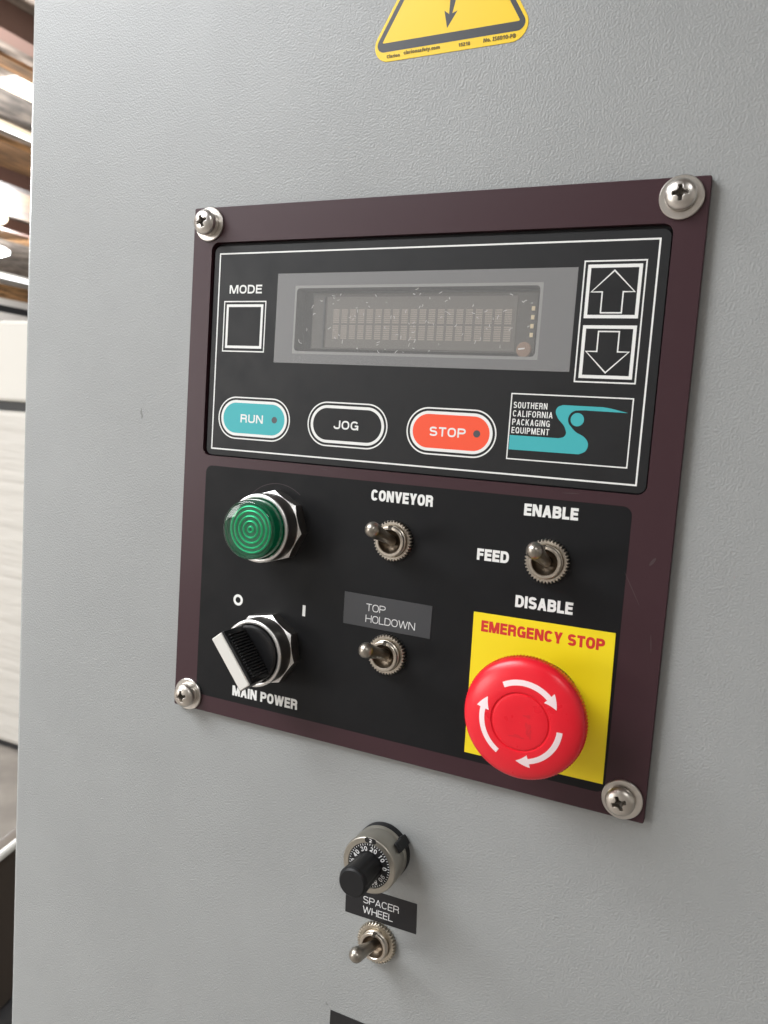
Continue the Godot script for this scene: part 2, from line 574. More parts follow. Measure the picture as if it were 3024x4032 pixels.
# ------------------------------------------------------------------ _ready
func _ready() -> void:
	# camera: solved from the four corners of the panel
	var cam := Camera3D.new()
	cam.name = "camera"
	var right := Vector3(0.90306964, 0.06808045, -0.42406401)
	var up := Vector3(-0.10501079, 0.9923898, -0.06430564)
	cam.transform = Transform3D(Basis(right, up, right.cross(up)), Vector3(0.11649643, 0.01958705, 0.26174516))
	cam.fov = 65.09
	var at := CameraAttributesPhysical.new()
	at.frustum_focal_length = 18.80
	at.frustum_focus_distance = 0.290
	at.frustum_near = 0.02
	at.frustum_far = 120.0
	at.exposure_aperture = 15.5
	cam.attributes = at
	cam.near = 0.02
	cam.far = 120.0
	add_child(cam)
	cam.make_current()
	var env := Environment.new()
	env.background_mode = Environment.BG_COLOR
	env.background_color = Color(0.02, 0.02, 0.02)
	env.tonemap_mode = Environment.TONE_MAPPER_LINEAR
	env.tonemap_exposure = 1.63
	env.sdfgi_enabled = true
	env.ssao_enabled = true
	env.ssil_enabled = true
	var we := WorldEnvironment.new()
	we.name = "world_environment"
	we.environment = env
	add_child(we)

	build_glyphs()
	build_materials()
	# unseen lamp, added so that the door darkens from top to bottom
	lamp("added_key_light", "added white light panel, out of view, over the front of the grey cabinet", "ceiling light", Vector3(-0.95, 0.85, 0.72), Vector2(1.1, 0.7), 1.75, M.glow_tube, Color(0.97, 0.985, 1.0), "")
	build_workshop()
	build_cabinet()
	build_panel()
	build_dial()
	build_cabinet_labels()

# ------------------------------------------------------------------ the workshop
func build_workshop() -> void:
	var m := mb()
	box(m, Vector3(-23000, -1600, -27000), Vector3(7000, -1400, 11000))
	structure("floor", m, M.concrete, "grey brown concrete workshop floor seen past the cabinet's left edge")
	m = mb()
	box(m, Vector3(-23000, 4250, -27000), Vector3(7000, 4400, 11000))
	var ceil := structure("ceiling", m, M.deck, "pale boarded workshop ceiling high behind the cabinet's left edge")
	for b in [[-7.72, 0.26, 0.30, M.beam_wood], [-8.86, 0.3, 0.05, M.wood], [-11.9, 1.15, 0.10, M.wood], [-12.75, 0.20, 0.30, M.dark_wood], [-14.4, 2.2, 0.10, M.wood], [-16.2, 0.2, 0.25, M.dark_wood], [-17.2, 1.3, 0.10, M.wood], [-4.0, 0.26, 0.30, M.dark_wood], [0.2, 0.26, 0.30, M.dark_wood], [4.0, 0.26, 0.30, M.dark_wood]]:
		m = mb()
		box(m, Vector3(b[0] - b[1] / 2, 4.25 - b[2], -26.9) * 1000.0, Vector3(b[0] + b[1] / 2, 4.249, 10.9) * 1000.0)
		part("beam", m, b[3], ceil)
	m = mb()
	box(m, Vector3(-23200, -1600, -27000), Vector3(-23000, 4400, 11000))
	var wl := structure("wall", m, M.wall, "far pale workshop wall with dark window strip")
	for b in [[2.05, 2.72, M.dark_glass], [3.0, 3.22, M.dark], [3.45, 3.9, M.wood]]:
		m = mb()
		box(m, Vector3(-23.0, b[0], -26.9) * 1000.0, Vector3(-22.95, b[1], 10.9) * 1000.0)
		part("wall_band", m, b[2], wl)
	for w in [[Vector3(7000, -1600, -27000), Vector3(7200, 4400, 11000)], [Vector3(-23000, -1600, -27200), Vector3(7000, 4400, -27000)], [Vector3(-23000, -1600, 11000), Vector3(7000, 4400, 11200)]]:
		m = mb()
		box(m, w[0], w[1])
		structure("wall", m, M.wall, "pale workshop wall out of view")
	# lamps
	lamp("skylight", "bright warm skylight panel in the ceiling, nearest the cabinet's upper left edge", "skylight", Vector3(-9.3, 4.2, -8.2), Vector2(0.5, 1.4), 14.0, M.glow_warm, Color(1, 0.88, 0.68), "ceiling lights of the workshop")
	lamp("fluorescent_light", "slim white fluorescent tube light below the skylight in the background strip", "ceiling light", Vector3(-10.5, 4.05, -8.9), Vector2(0.13, 2.4), 10.0, M.glow_tube, Color.WHITE, "ceiling lights of the workshop")
	lamp("fluorescent_light", "farthest white fluorescent tube light, just above the dark wall band", "ceiling light", Vector3(-20.5, 3.7, -16.6), Vector2(0.5, 3.0), 10.0, M.glow_tube, Color.WHITE, "ceiling lights of the workshop")
	lamp("skylight", "long bright daylight panel in the ceiling in front of the cabinet, to its left", "skylight", Vector3(-5.5, 4.2, 3.5), Vector2(2.4, 5.0), 18.0, M.glow_day, Color(0.97, 0.985, 1.0), "daylight panels in front")
	lamp("skylight", "bright daylight panel in the ceiling far to the left", "skylight", Vector3(-14, 4.2, 2.0), Vector2(2.4, 6.0), 22.0, M.glow_day, Color(0.97, 0.985, 1.0), "daylight panels in front")
	lamp("skylight", "small bright daylight panel in the ceiling at the right", "skylight", Vector3(3.2, 4.2, 5.0), Vector2(1.2, 2.0), 5.0, M.glow_day, Color(0.97, 0.985, 1.0), "daylight panels in front")
	var fill_panel := lamp("added_fill_glow", "added daylight fill panel, out of view, on the workshop's front wall", "fill light", Vector3(-12.0, 0.8, 10.88), Vector2(7.0, 4.0), 30.0, M.glow_day, Color(0.97, 0.985, 1.0), "")  # added glowing panel, unseen, brightens ceiling, floor and load from the front
	fill_panel.rotation = Vector3(PI / 2, 0, 0)
	lamp("fluorescent_light", "added white light, out of view, brightening the wrapped load", "ceiling light", Vector3(-3.2, 3.6, -0.6), Vector2(1.6, 0.3), 5.5, M.glow_tube, Color.WHITE, "ceiling lights of the workshop")  # unseen lamp, added to brighten the white load
	var hl := thing("round_lamp", "small round white lamp glowing against the orange boards", "ceiling light", Vector3(-14.3, 3.75, -11.5))
	m = mb()
	lathe(m, [Vector2(0.1, -160), Vector2(90, -120), Vector2(140, -40), Vector2(150, 30), Vector2(100, 120), Vector2(0.1, 160)], 24)
	part("globe", m, M.glow_warm, hl)
	m = mb()
	box(m, Vector3(-12, 120, -12), Vector3(12, 400, 12))
	part("stem", m, M.wall, hl)
	var om := OmniLight3D.new()
	om.name = "globe_light"
	om.light_energy = 0.8
	om.light_size = 0.12
	om.omni_range = 40.0
	om.omni_attenuation = 2.0
	om.shadow_enabled = true
	hl.add_child(om)
	hl = thing("high_bay_lamp", "oval bright white lamp hanging lowest among the background lights", "ceiling light", Vector3(-17.24, 3.68, -13.7))
	m = mb()
	lathe(m, [Vector2(0.1, -150), Vector2(380, -140), Vector2(560, -60), Vector2(570, 40), Vector2(420, 130), Vector2(0.1, 140)], 32)
	m.xf = Transform3D(Basis(Vector3(1, 0, 0), PI / 2), Vector3.ZERO)
	var m2 := mb()
	m2.xf = Transform3D(Basis(Vector3(1, 0, 0), -PI / 2), Vector3.ZERO)
	lathe(m2, [Vector2(0.1, -150), Vector2(380, -140), Vector2(560, -60), Vector2(570, 40), Vector2(420, 130), Vector2(0.1, 140)], 32)
	for i in m2.v.size():
		m2.v[i] = m2.v[i] * 0.7
	part("diffuser", m2, M.glow_tube, hl)
	m = mb()
	box(m, Vector3(-15, 98, -15), Vector3(15, 500, 15))
	part("stem", m, M.dark, hl)
	om = OmniLight3D.new()
	om.name = "bay_light"
	om.light_energy = 16.0
	om.light_size = 0.12
	om.omni_range = 40.0
	om.omni_attenuation = 2.0
	om.shadow_enabled = true
	hl.add_child(om)
	om.position = Vector3(0, -0.3, 0)
	var added_lamp: Node3D = hl.duplicate()  # unseen copy of the lamp, added to brighten the ceiling boards
	(added_lamp.get_node("bay_light") as OmniLight3D).light_energy = 40.0
	added_lamp.name = numbered("high_bay_lamp")
	add_child(added_lamp)
	added_lamp.position = Vector3(-8.6, 2.9, -3.2)
	added_lamp.set_meta("label", "added bright hanging lamp, out of view, brightening the ceiling")
	# white load behind the cabinet
	var w := thing("wrapped_load", "tall white wrapped load with creased lower block and dark seam, behind the cabinet's left edge", "pallet load", Vector3(0, -1.4, 0))
	m = mb()
	box(m, Vector3(-4300, 30, -3400), Vector3(-1500, 1390, -2000), 20)
	part("lower_block", m, M.wrap, w, "creased white film wrapped lower block")
	m = mb()
	box(m, Vector3(-4250, 1391, -3380), Vector3(-1550, 1427, -2050))
	part("spacer_board", m, M.dark, w, "dark board between the two white blocks")
	m = mb()
	box(m, Vector3(-4300, 1428, -3400), Vector3(-1500, 1742, -2000), 12)
	part("upper_block", m, M.cream, w)
	m = mb()
	box(m, Vector3(-4250, 0, -3350), Vector3(-1550, 29, -2030))
	part("pallet", m, M.dark, w)
	# dark machine with a bright rail beside the cabinet
	var c := thing("conveyor", "dark grey conveyor with a bright steel rail low beside the cabinet's left edge", "conveyor", Vector3(-0.615, -1.4, -0.34))
	c.rotation.y = 0.265
	m = mb()
	box(m, Vector3(-130, 60, -900), Vector3(0, 700, 260), 8)
	part("body", m, M.paint_grey, c)
	m = mb()
	box(m, Vector3(-45, 701, -900), Vector3(-7, 889, 260), 4)
	part("side_panel", m, M.brown_steel, c)
	m = mb()
	m.xf = Transform3D(Basis(), Vector3(-12, 895, 0))
	lathe(m, [Vector2(5, -900), Vector2(5, 260), Vector2(4, 262), Vector2(0.1, 262)], 20)
	part("rail", m, M.cream, c)
	for z in [-850.0, 150.0]:
		for x in [-128.0, -62.0]:
			m = mb()
			box(m, Vector3(x, 0, z), Vector3(x + 60, 59, z + 60))
			part("foot", m, M.dark, c)

# ------------------------------------------------------------------ the grey cabinet
func build_cabinet() -> void:
	var o := thing("electrical_cabinet", "light grey machine cabinet with orange peel powder coat, carrying the control panel", "cabinet", Vector3.ZERO)
	var m := mb()
	var sheet := rrect(-190.5, -1200, 420, 500, 3.0, 5)
	var s1 := inset(sheet, 0.65)
	var s2 := inset(sheet, 2.2)
	var cutout := rrect(-60, 30, 62, 80, 4.0, 6)
	side(m, sheet, sheet, -25, -5.2)
	side(m, sheet, s1, -5.2, -3.65)
	side(m, s1, s2, -3.65, -3.0)
	holed(m, s2, cutout, -3.0)
	side(m, cutout, cutout, -6.0, -3.0, -1.0)
	part("door", m, M.door, o)
	m = mb()
	box(m, Vector3(-178, -1390, -420), Vector3(430, 520, -26), 2.0)
	part("body", m, M.door, o)
	# small dark scuffs on the paint
	for s in [[-121.0, 19.5, 0.5, 1.7, 0.2], [-120.6, 17.6, 0.35, 0.8, -0.2], [-15.8, -207.8, 0.4, 0.7, 0.5]]:
		m = mb()
		m.xf = Transform3D(Basis(Vector3(0, 0, 1), s[4]), Vector3(s[0], s[1], 0))
		var p := PackedVector2Array()
		for i in 14:
			var a := TAU * i / 14
			p.append(Vector2(cos(a) * s[2], sin(a) * s[3]) * (1.0 + 0.35 * sin(a * 3 + s[0])))
		cap(m, p, -2.985)
		part("paint_scuff", m, M.smudge, o)

# ------------------------------------------------------------------ the panel
func build_panel() -> void:
	var o := thing("control_panel", "dark burgundy machine control panel with keypad, display, switches and red emergency stop button", "control panel", Vector3.ZERO)
	var m := mb()
	# face plate with a cut-out for the keypad
	var outer := rrect(-95, -100.78, 95, 100.78, 0.7, 4)
	var hole := rrect(-86.0, 4.4, 85.6, 87.4, 3.2, 8)
	var top := inset(outer, 0.25)
	side(m, outer, outer, -3.0, -0.25)
	side(m, outer, top, -0.25, 0.0)
	holed(m, top, hole, 0.0)
	side(m, hole, hole, -2.9, 0.0, -1.0)
	part("face_plate", m, M.plate, o)
	m = mb()
	cap(m, rrect(-83.9, -93.9, 81.9, 0.5, 3.0, 8), 0.03)
	part("printed_field", m, M.black_print, o)
	for s in [[89.5, -16, 1.6, 0.5, 1.0], [91.5, -42, 0.15, 3.0, 0.1], [84.2, -25.5, 0.12, 6.0, 0.5], [62.0, 3.0, 3.0, 0.12, 0.05], [-30, 3.2, 1.5, 0.1, -0.1]]:
		m = mb()
		m.xf = Transform3D(Basis(Vector3(0, 0, 1), s[4]), Vector3(s[0], s[1], 0))
		cap(m, circle(Vector2.ZERO, 1.0, 12), 0.0)
		for i in m.v.size():
			var q := m.v[i] * 1000.0 - Vector3(s[0], s[1], 0)
			var r := Vector2(q.x, q.y).rotated(-s[4])
			r = Vector2(r.x * s[2], r.y * s[3]).rotated(s[4])
			m.v[i] = Vector3(r.x + s[0], r.y + s[1], 0.035) * 0.001
		part("scratch", m, M.scuff, o)
	m = mb()
	var arc := []
	for i in 20:
		arc.append(Vector2(-49.6, -20.3) + Vector2.from_angle(deg_to_rad(52 + i * 4.6)) * 16.3)
	stroke(m, arc, 0.13, 0.04, false, 0.0)
	part("scratch", m, M.scuff, o)
	# corner screws
	for s in [[Vector2(-87.2, 94.3), 2.2, 0.35, Vector2(0, 0)], [Vector2(87.0, 94.7), 0.6, 0.05, Vector2(-0.1, 0.4)], [Vector2(87.7, -94.1), 0.6, 0.45, Vector2(-0.4, -0.2)], [Vector2(-87.5, -94.9), 1.6, 0.2, Vector2(0, 0)]]:
		build_screw(o, s[0], s[1], s[2], s[3])
	build_keypad(o)
	build_display(o)
	build_printed_words(o)
	build_pilot(o, Vector2(-49.6, -20.3))
	build_selector(o, Vector2(-49.4, -68.1))
	build_toggle(o, Vector2(0.6, -20.0), 0.0, "toggle switch under the word CONVEYOR", 0.0)
	build_toggle(o, Vector2(56.5, -20.1), 0.0, "toggle switch between ENABLE and DISABLE", 0.15)
	build_toggle(o, Vector2(1.2, -61.8), 0.0, "toggle switch under the TOP HOLDOWN label", -0.1)
	build_stop(o, Vector2(57.6, -68.1))

func build_screw(parent: Node3D, c: Vector2, lift: float, turn: float, off: Vector2) -> void:
	var w := mb()
	lathe(w, [Vector2(6.5, 0.05), Vector2(6.5, 0.75), Vector2(6.25, 0.98), Vector2(2.0, 1.0)], 56, c)
	var o := part("screw", w, M.steel, parent, "")
	if lift > 1.0:
		var l := mb()
		lathe(l, [Vector2(4.6, 1.0), Vector2(4.75, 1.15), Vector2(4.75, 1.0 + lift - 0.25), Vector2(4.4, 0.85 + lift), Vector2(4.1, 0.9 + lift)], 48, c)
		part("lock_washer", l, M.steel, o)
	# domed head with a cross recess, as a fine polar field
	var h := mb()
	h.xf = Transform3D(Basis(Vector3(0, 0, 1), turn), v3(c + off, 1.0 + lift))
	var R := 4.75
	var rings := 44
	var segs := 120
	var grid := []
	var deep := []
	for i in rings + 1:
		var row: Array[Vector3] = []
		var dr := []
		for s in segs:
			var r := R * i / rings
			var p := Vector2.from_angle(TAU * s / segs) * r
			var q := r / R
			var z := 0.55 + 2.25 * sqrt(maxf(0.0, 1.0 - pow(q, 2.3)))
			var arm := 2.35
			var half := 0.62
			var dx := maxf(absf(p.x) - arm, absf(p.y) - half)
			var dy := maxf(absf(p.y) - arm, absf(p.x) - half)
			var core := absf(p.x) + absf(p.y) - 1.75
			var d := minf(minf(dx, dy), core)
			var depth := 2.3 * clampf(1.0 - r / 3.6, 0.25, 1.0)
			var sunk := 1.0 - smoothstep(-0.26, 0.04, d)
			z -= depth * sunk
			dr.append(sunk)
			row.append(Vector3(p.x, p.y, z))
		grid.append(row)
		deep.append(dr)
	var nrm := []
	for i in rings + 1:
		var row: Array[Vector3] = []
		for s in segs:
			var a: Vector3 = grid[mini(i + 1, rings)][s] - grid[maxi(i - 1, 0)][s]
			var ii := maxi(i, 1)
			var b: Vector3 = grid[ii][(s + 1) % segs] - grid[ii][(s + segs - 1) % segs]
			var nn := a.cross(b).normalized()
			row.append(Vector3(0, 0, 1) if i == 0 else nn)
		nrm.append(row)
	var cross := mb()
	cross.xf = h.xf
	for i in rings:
		for s in segs:
			var t := (s + 1) % segs
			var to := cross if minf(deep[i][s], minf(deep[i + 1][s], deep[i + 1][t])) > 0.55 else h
			to.tri(grid[i][s], grid[i + 1][s], grid[i + 1][t], nrm[i][s], nrm[i + 1][s], nrm[i + 1][t])
			if i > 0:
				to.tri(grid[i][s], grid[i + 1][t], grid[i][t], nrm[i][s], nrm[i + 1][t], nrm[i][t])
	part("cross_recess", cross, M.recess, o)  # dark metal paints in the shade of the recess along with its grime
	lathe(h, [Vector2(R - 0.3, 0.0), Vector2(R, 0.15), Vector2(R, 0.56)], segs)
	part("screw_head", h, M.steel if c.y > 0 else M.tarnished, o)

func build_keypad(o: Node3D) -> void:
	var m := mb()
	var pad := rrect(-85.0, 4.7, 85.3, 86.2, 2.8, 8)
	var pad_top := inset(pad, 0.2)
	side(m, pad, pad, -2.9, -1.1)
	side(m, pad, pad_top, -1.1, -0.9)
	holed(m, pad_top, rect(-54.9, 42.3, 57.5, 74.8), -0.9)
	var k := part("keypad", m, M.keypad, o, "black membrane keypad with white borders, RUN, JOG and STOP keys")
	m = mb()
	holed(m, rrect(-86.0, 4.4, 85.6, 87.4, 3.2, 8), rect(-54.9, 42.3, 57.5, 74.8), -2.85)
	part("recess_gap", m, M.gap, o)
	var z := -0.87
	part("border_line", outline(rect(-82.6, 7.1, 82.3, 83.4), 0.55, z), M.white_print, k)
	# mode key
	m = outline(rect(-79.5, 45.6, -59.9, 65.1), 0.45, z)
	outline(rect(-78.2, 47.0, -61.2, 63.8), 1.0, z, m)
	part("mode_key", m, M.white_print, k)
	m = mb()
	text(m, "MODE", -77.2, 67.9, 15.0, 3.25, 0.62, z, 0.9)
	part("lettering", m, M.white_print, k)
	# arrow keys
	m = outline(rect(59.5, 38.8, 78.9, 77.1), 0.45, z)
	part("key_border", m, M.white_print, k)
	m = outline(rect(60.8, 59.1, 77.6, 75.8), 1.05, z)
	arrow_outline(m, [Vector2(69.2, 73.9), Vector2(62.5, 67.3), Vector2(65.95, 67.3), Vector2(65.95, 60.8), Vector2(72.4, 60.8), Vector2(72.4, 67.3), Vector2(75.9, 67.3)], z)
	part("up_key", m, M.white_print, k)
	m = outline(rect(60.9, 40.2, 77.6, 56.9), 1.05, z)
	arrow_outline(m, [Vector2(69.2, 42.1), Vector2(75.9, 48.7), Vector2(72.4, 48.7), Vector2(72.4, 55.0), Vector2(65.95, 55.0), Vector2(65.95, 48.7), Vector2(62.5, 48.7)], z)
	part("down_key", m, M.white_print, k)
	# run, jog, stop
	for b in [["run_key", "RUN", -63.1, M.teal, 10.4, -69.1], ["jog_key", "JOG", -22.1, null, 10.3, -27.5], ["stop_key", "STOP", 18.6, M.red_print, 13.4, 10.8]]:
		var x: float = b[2]
		m = outline(rrect(x - 16.6, 11.8, x + 16.6, 28.3, 8.25, 14), 0.5, z)
		outline(rrect(x - 15.25, 13.1, x + 15.25, 27.0, 6.95, 14), 1.05, z, m)
		part(b[0], m, M.white_print, k)
		if b[3]:
			m = mb()
			cap(m, rrect(x - 14.2, 14.15, x + 14.2, 25.95, 5.9, 14), z)
			part("key_colour", m, b[3], k)
			m = mb()
			cap(m, circle(Vector2(x + 9.6, 20.1), 1.25, 24), z + 0.02)
			part("indicator", m, M.led, k)
		m = mb()
		text(m, b[1], b[5], 18.4, b[4], 3.2, 0.6, z + 0.02, 0.9)
		part("lettering", m, M.white_print, k)
	# maker's emblem
	part("emblem_frame", outline(rect(39.2, 12.4, 78.9, 34.5), 0.4, z), M.white_print, k)
	m = mb()
	for w in [["SOUTHERN", 29.55, 11.4], ["CALIFORNIA", 26.75, 13.4], ["PACKAGING", 23.95, 12.7], ["EQUIPMENT", 21.2, 12.7]]:
		text(m, w[0], 40.3, w[1], w[2], 2.05, 0.3, z, 1.15)
	part("lettering", m, M.white_print, k)
	m = mb()
	var p := PackedVector2Array([Vector2(39.8, 20.5)])
	p.append_array(catmull([Vector2(56.2, 20.5), Vector2(57.9, 21.0), Vector2(58.55, 22.4), Vector2(57.6, 24.7), Vector2(55.6, 26.8), Vector2(54.6, 29.0), Vector2(55.2, 30.6), Vector2(56.8, 31.3)], 4))
	p.append_array(catmull([Vector2(69.6, 31.25), Vector2(71.6, 31.0), Vector2(74.2, 30.5), Vector2(77.4, 29.8)], 3))
	var arc := [Vector2(64.0, 29.95)]
	for i in 9:
		arc.append(Vector2(61.8, 26.85) + Vector2.from_angle(deg_to_rad(92 + i * 16.0)) * 2.95)
	arc.append_array([Vector2(61.6, 22.9), Vector2(64.2, 21.6), Vector2(65.7, 20.0), Vector2(65.9, 18.2), Vector2(65.1, 16.7), Vector2(63.2, 15.75)])
	p.append_array(catmull(arc, 4))
	p.append(Vector2(39.8, 15.7))
	cap(m, p, z)
	cap(m, circle(Vector2(61.8, 26.85), 2.15, 32), z)
	part("emblem", m, M.teal, k)

func arrow_outline(m: Mesher, pts: Array, z: float) -> void:
	stroke(m, pts + [pts[0]], 0.42, z + 0.004, true, 0.0)

func build_display(o: Node3D) -> void:
	# grey window behind a hazy film, with the display tube set back in it
	var m := mb()
	var win := rect(-55.2, 42.0, 57.8, 75.1)
	var lip := rrect(-47.3, 45.5, 47.0, 70.6, 0.3, 6)
	var cut := rrect(-46.5, 46.5, 46.0, 69.6, 1.4, 6)
	holed(m, win, lip, -0.86)
	var d := part("display", m, M.window_grey, o, "grey display window, display switched off, dusty inside")
	m = mb()
	ring(m, lip, cut, -0.855)
	part("window_lip", m, M.window_lip, d)
	m = mb()
	side(m, cut, cut, -7.5, -0.855, -1.0)
	cap(m, cut, -7.5)
	part("cavity", m, M.cavity, d)
	m = mb()
	prism(m, rect(-41.0, 47.6, 45.0, 68.2), -5.45, -3.6, 0.3)
	part("glass_tube", m, M.tube, d)
	m = mb()
	prism(m, rect(-34.6, 48.4, 38.0, 66.8), -3.6, -3.45)
	part("grid_plate", m, M.cell_dim, d)
	# forty character cells of five by seven dots
	var cm := mb()
	for r in 7:
		for c in 5:
			cm.quad(Vector3(c * 0.5, r * 0.745, 0), Vector3(c * 0.5 + 0.42, r * 0.745, 0), Vector3(c * 0.5 + 0.42, r * 0.745 + 0.52, 0), Vector3(c * 0.5, r * 0.745 + 0.52, 0), Vector3(0, 0, 1))
	var cmesh := cm.mesh()
	for row in 2:
		for i in 20:
			var q := mpart("character_cell", cmesh, M.cell, d)
			q.position = Vector3(-31.8 + i * 3.46, 57.35 if row == 0 else 51.6, -3.42) * 0.001
	m = mb()
	box(m, Vector3(-36.0, 48.4, -3.6), Vector3(-35.4, 66.8, -3.2))
	part("divider", m, M.cavity, d)
	for i in 4:
		m = mb()
		box(m, Vector3(43.0, 53.2 + i * 2.9, -3.6), Vector3(44.1, 54.6 + i * 2.9, -3.2))
		part("contact", m, M.gold, d)
	m = mb()
	prism(m, circle(Vector2(41.5, 49.0), 2.6, 28), -3.6, -2.9, 0.3)
	part("getter_spot", m, M.amber, d)
	m = mb()
	stroke(m, [Vector2(39.8, 49.2), Vector2(41.6, 49.4)], 0.5, -2.88, false, 0.2)
	part("getter_wire", m, M.fibre, d)
	# dust fibres on the inside of the window
	var rng := RandomNumberGenerator.new()
	rng.seed = 11
	m = mb()
	for i in 84:
		var p := Vector2(rng.randf_range(-45, 45), rng.randf_range(47.2, 68.8))
		var a := rng.randf_range(0, TAU)
		var l := rng.randf_range(0.35, 0.95) * (1.8 if i % 9 == 0 else 1.0)
		var pts := [p]
		for s in 3:
			a += rng.randf_range(-0.7, 0.7)
			p += Vector2.from_angle(a) * l * 0.5
			pts.append(p)
		stroke(m, pts, rng.randf_range(0.10, 0.18), -1.25 - 0.002 * i, false, 0.0)
	var du := part("dust_fibres", m, M.fibre, d)
	du.set_meta("kind", "stuff")
	m = mb()
	cap(m, rect(-55.2, 42.0, 57.8, 75.1), -0.835)
	part("window_film", m, M.window_film, d)

func build_printed_words(o: Node3D) -> void:
	var z := 0.045
	for w in [["CONVEYOR", -9.7, -6.4, 24.2, 4.0, 0.0], ["ENABLE", 47.2, -5.8, 18.0, 4.0, 0.008], ["FEED", 32.1, -22.8, 11.3, 4.0, 0.01], ["DISABLE", 46.9, -37.0, 19.4, 4.1, 0.012], ["MAIN POWER", -65.9, -91.1, 30.5, 4.1, 0.008]]:
		var m := mb()
		text(m, w[0], w[1], w[2], w[3], w[4], 0.95, z, 0.3, w[5])
		part("lettering", m, M.white_print, o)
	var m := mb()
	ring(m, circle(Vector2(-65.35, -51.9), 2.25, 40), circle(Vector2(-65.35, -51.9), 1.2, 40), z)
	part("off_mark", m, M.white_print, o)
	m = mb()
	cap(m, rrect(-35.6, -53.6, -34.3, -49.3, 0.1, 2), z)
	part("on_mark", m, M.white_print, o)
	# embossed tape label
	m = mb()
	prism(m, PackedVector2Array([Vector2(17.3, -41.5), Vector2(-17.9, -41.3), Vector2(-17.8, -53.3), Vector2(17.2, -53.4)]), 0.03, 0.16, 0.05)
	var t := part("tape_label", m, M.tape, o, "dark grey tape label reading TOP HOLDOWN")
	m = mb()
	text(m, "TOP", -8.6, -47.2, 7.8, 2.75, 0.28, 0.17, 1.0, 0.004)
	text(m, "HOLDOWN", -8.6, -51.4, 19.8, 2.75, 0.28, 0.17, 1.0, 0.004)
	part("lettering", m, M.tape_ink, t)
	# emergency legend
	m = mb()
	prism(m, PackedVector2Array([Vector2(80.6, -40.4), Vector2(32.7, -40.9), Vector2(33.3, -91.2), Vector2(81.2, -90.8)]), 0.035, 0.3, 0.06)
	var e := part("emergency_legend", m, M.yellow, o, "yellow square plate reading EMERGENCY STOP")
	m = mb()
	text(m, "EMERGENCY STOP", 35.8, -47.3, 41.8, 3.9, 0.95, 0.31, 0.28, 0.012)
	part("lettering", m, M.red_ink, e)

func octagon(c: Vector2, r: float, turn: float) -> PackedVector2Array:
	var p := PackedVector2Array()
	for i in 8:
		p.append(c + Vector2.from_angle(deg_to_rad(turn) + TAU * i / 8) * r)
	return p

func chamfer_nut(c: Vector2, turn: float) -> Mesher:
	# eight-sided nut with its front corners turned round; fine outline so that the chamfer curves across the flats
	var m := mb()
	var k := 96
	var R := 14.1
	var ap := R * cos(PI / 8)
	var lo := PackedVector2Array()
	var hi := PackedVector2Array()
	var zs := PackedFloat32Array()
	for i in k:
		var a := TAU * i / k
		var q := fposmod(a, TAU / 8) - PI / 8
		var rr := ap / cos(q)
		var dir := Vector2.from_angle(a + deg_to_rad(turn))
		lo.append(c + dir * rr)
		hi.append(c + dir * (ap - 0.1))
		zs.append(5.2 - 0.9 * (rr - ap + 0.1))
	for i in k:
		var j := (i + 1) % k
		var mid := (lo[i] + lo[j]) * 0.5 - c
		var sector := floorf(fposmod(mid.angle() - deg_to_rad(turn), TAU) / (TAU / 8))
		var fa := deg_to_rad(turn) + (sector + 0.5) * TAU / 8
		var nn := Vector3(cos(fa), sin(fa), 0)
		m.quad(v3(lo[i], 0.05), v3(lo[j], 0.05), v3(lo[j], zs[j]), v3(lo[i], zs[i]), nn)
	return m

func nut_chamfer(c: Vector2, turn: float) -> Mesher:
	var m := mb()
	var k := 96
	var ap := 14.1 * cos(PI / 8)
	var lo: Array[Vector3] = []
	var hi := PackedVector2Array()
	for i in k:
		var a := TAU * i / k
		var rr := ap / cos(fposmod(a, TAU / 8) - PI / 8)
		var dir := Vector2.from_angle(a + deg_to_rad(turn))
		lo.append(v3(c + dir * rr, 5.2 - 0.9 * (rr - ap + 0.1)))
		hi.append(c + dir * (ap - 0.1))
	for i in k:
		var j := (i + 1) % k
		var n0 := v3((hi[i] - c).normalized() * 0.6, 0.8)
		var n1 := v3((hi[j] - c).normalized() * 0.6, 0.8)
		m.tri(lo[i], lo[j], v3(hi[j], 5.2), n0, n1, n1)
		m.tri(lo[i], v3(hi[j], 5.2), v3(hi[i], 5.2), n0, n1, n0)
	ring(m, hi, circle_like(hi, c, 9.0), 5.2)
	return m

func circle_like(p: PackedVector2Array, c: Vector2, r: float) -> PackedVector2Array:
	var out := PackedVector2Array()
	for q in p:
		out.append(c + (q - c).normalized() * r)
	return out

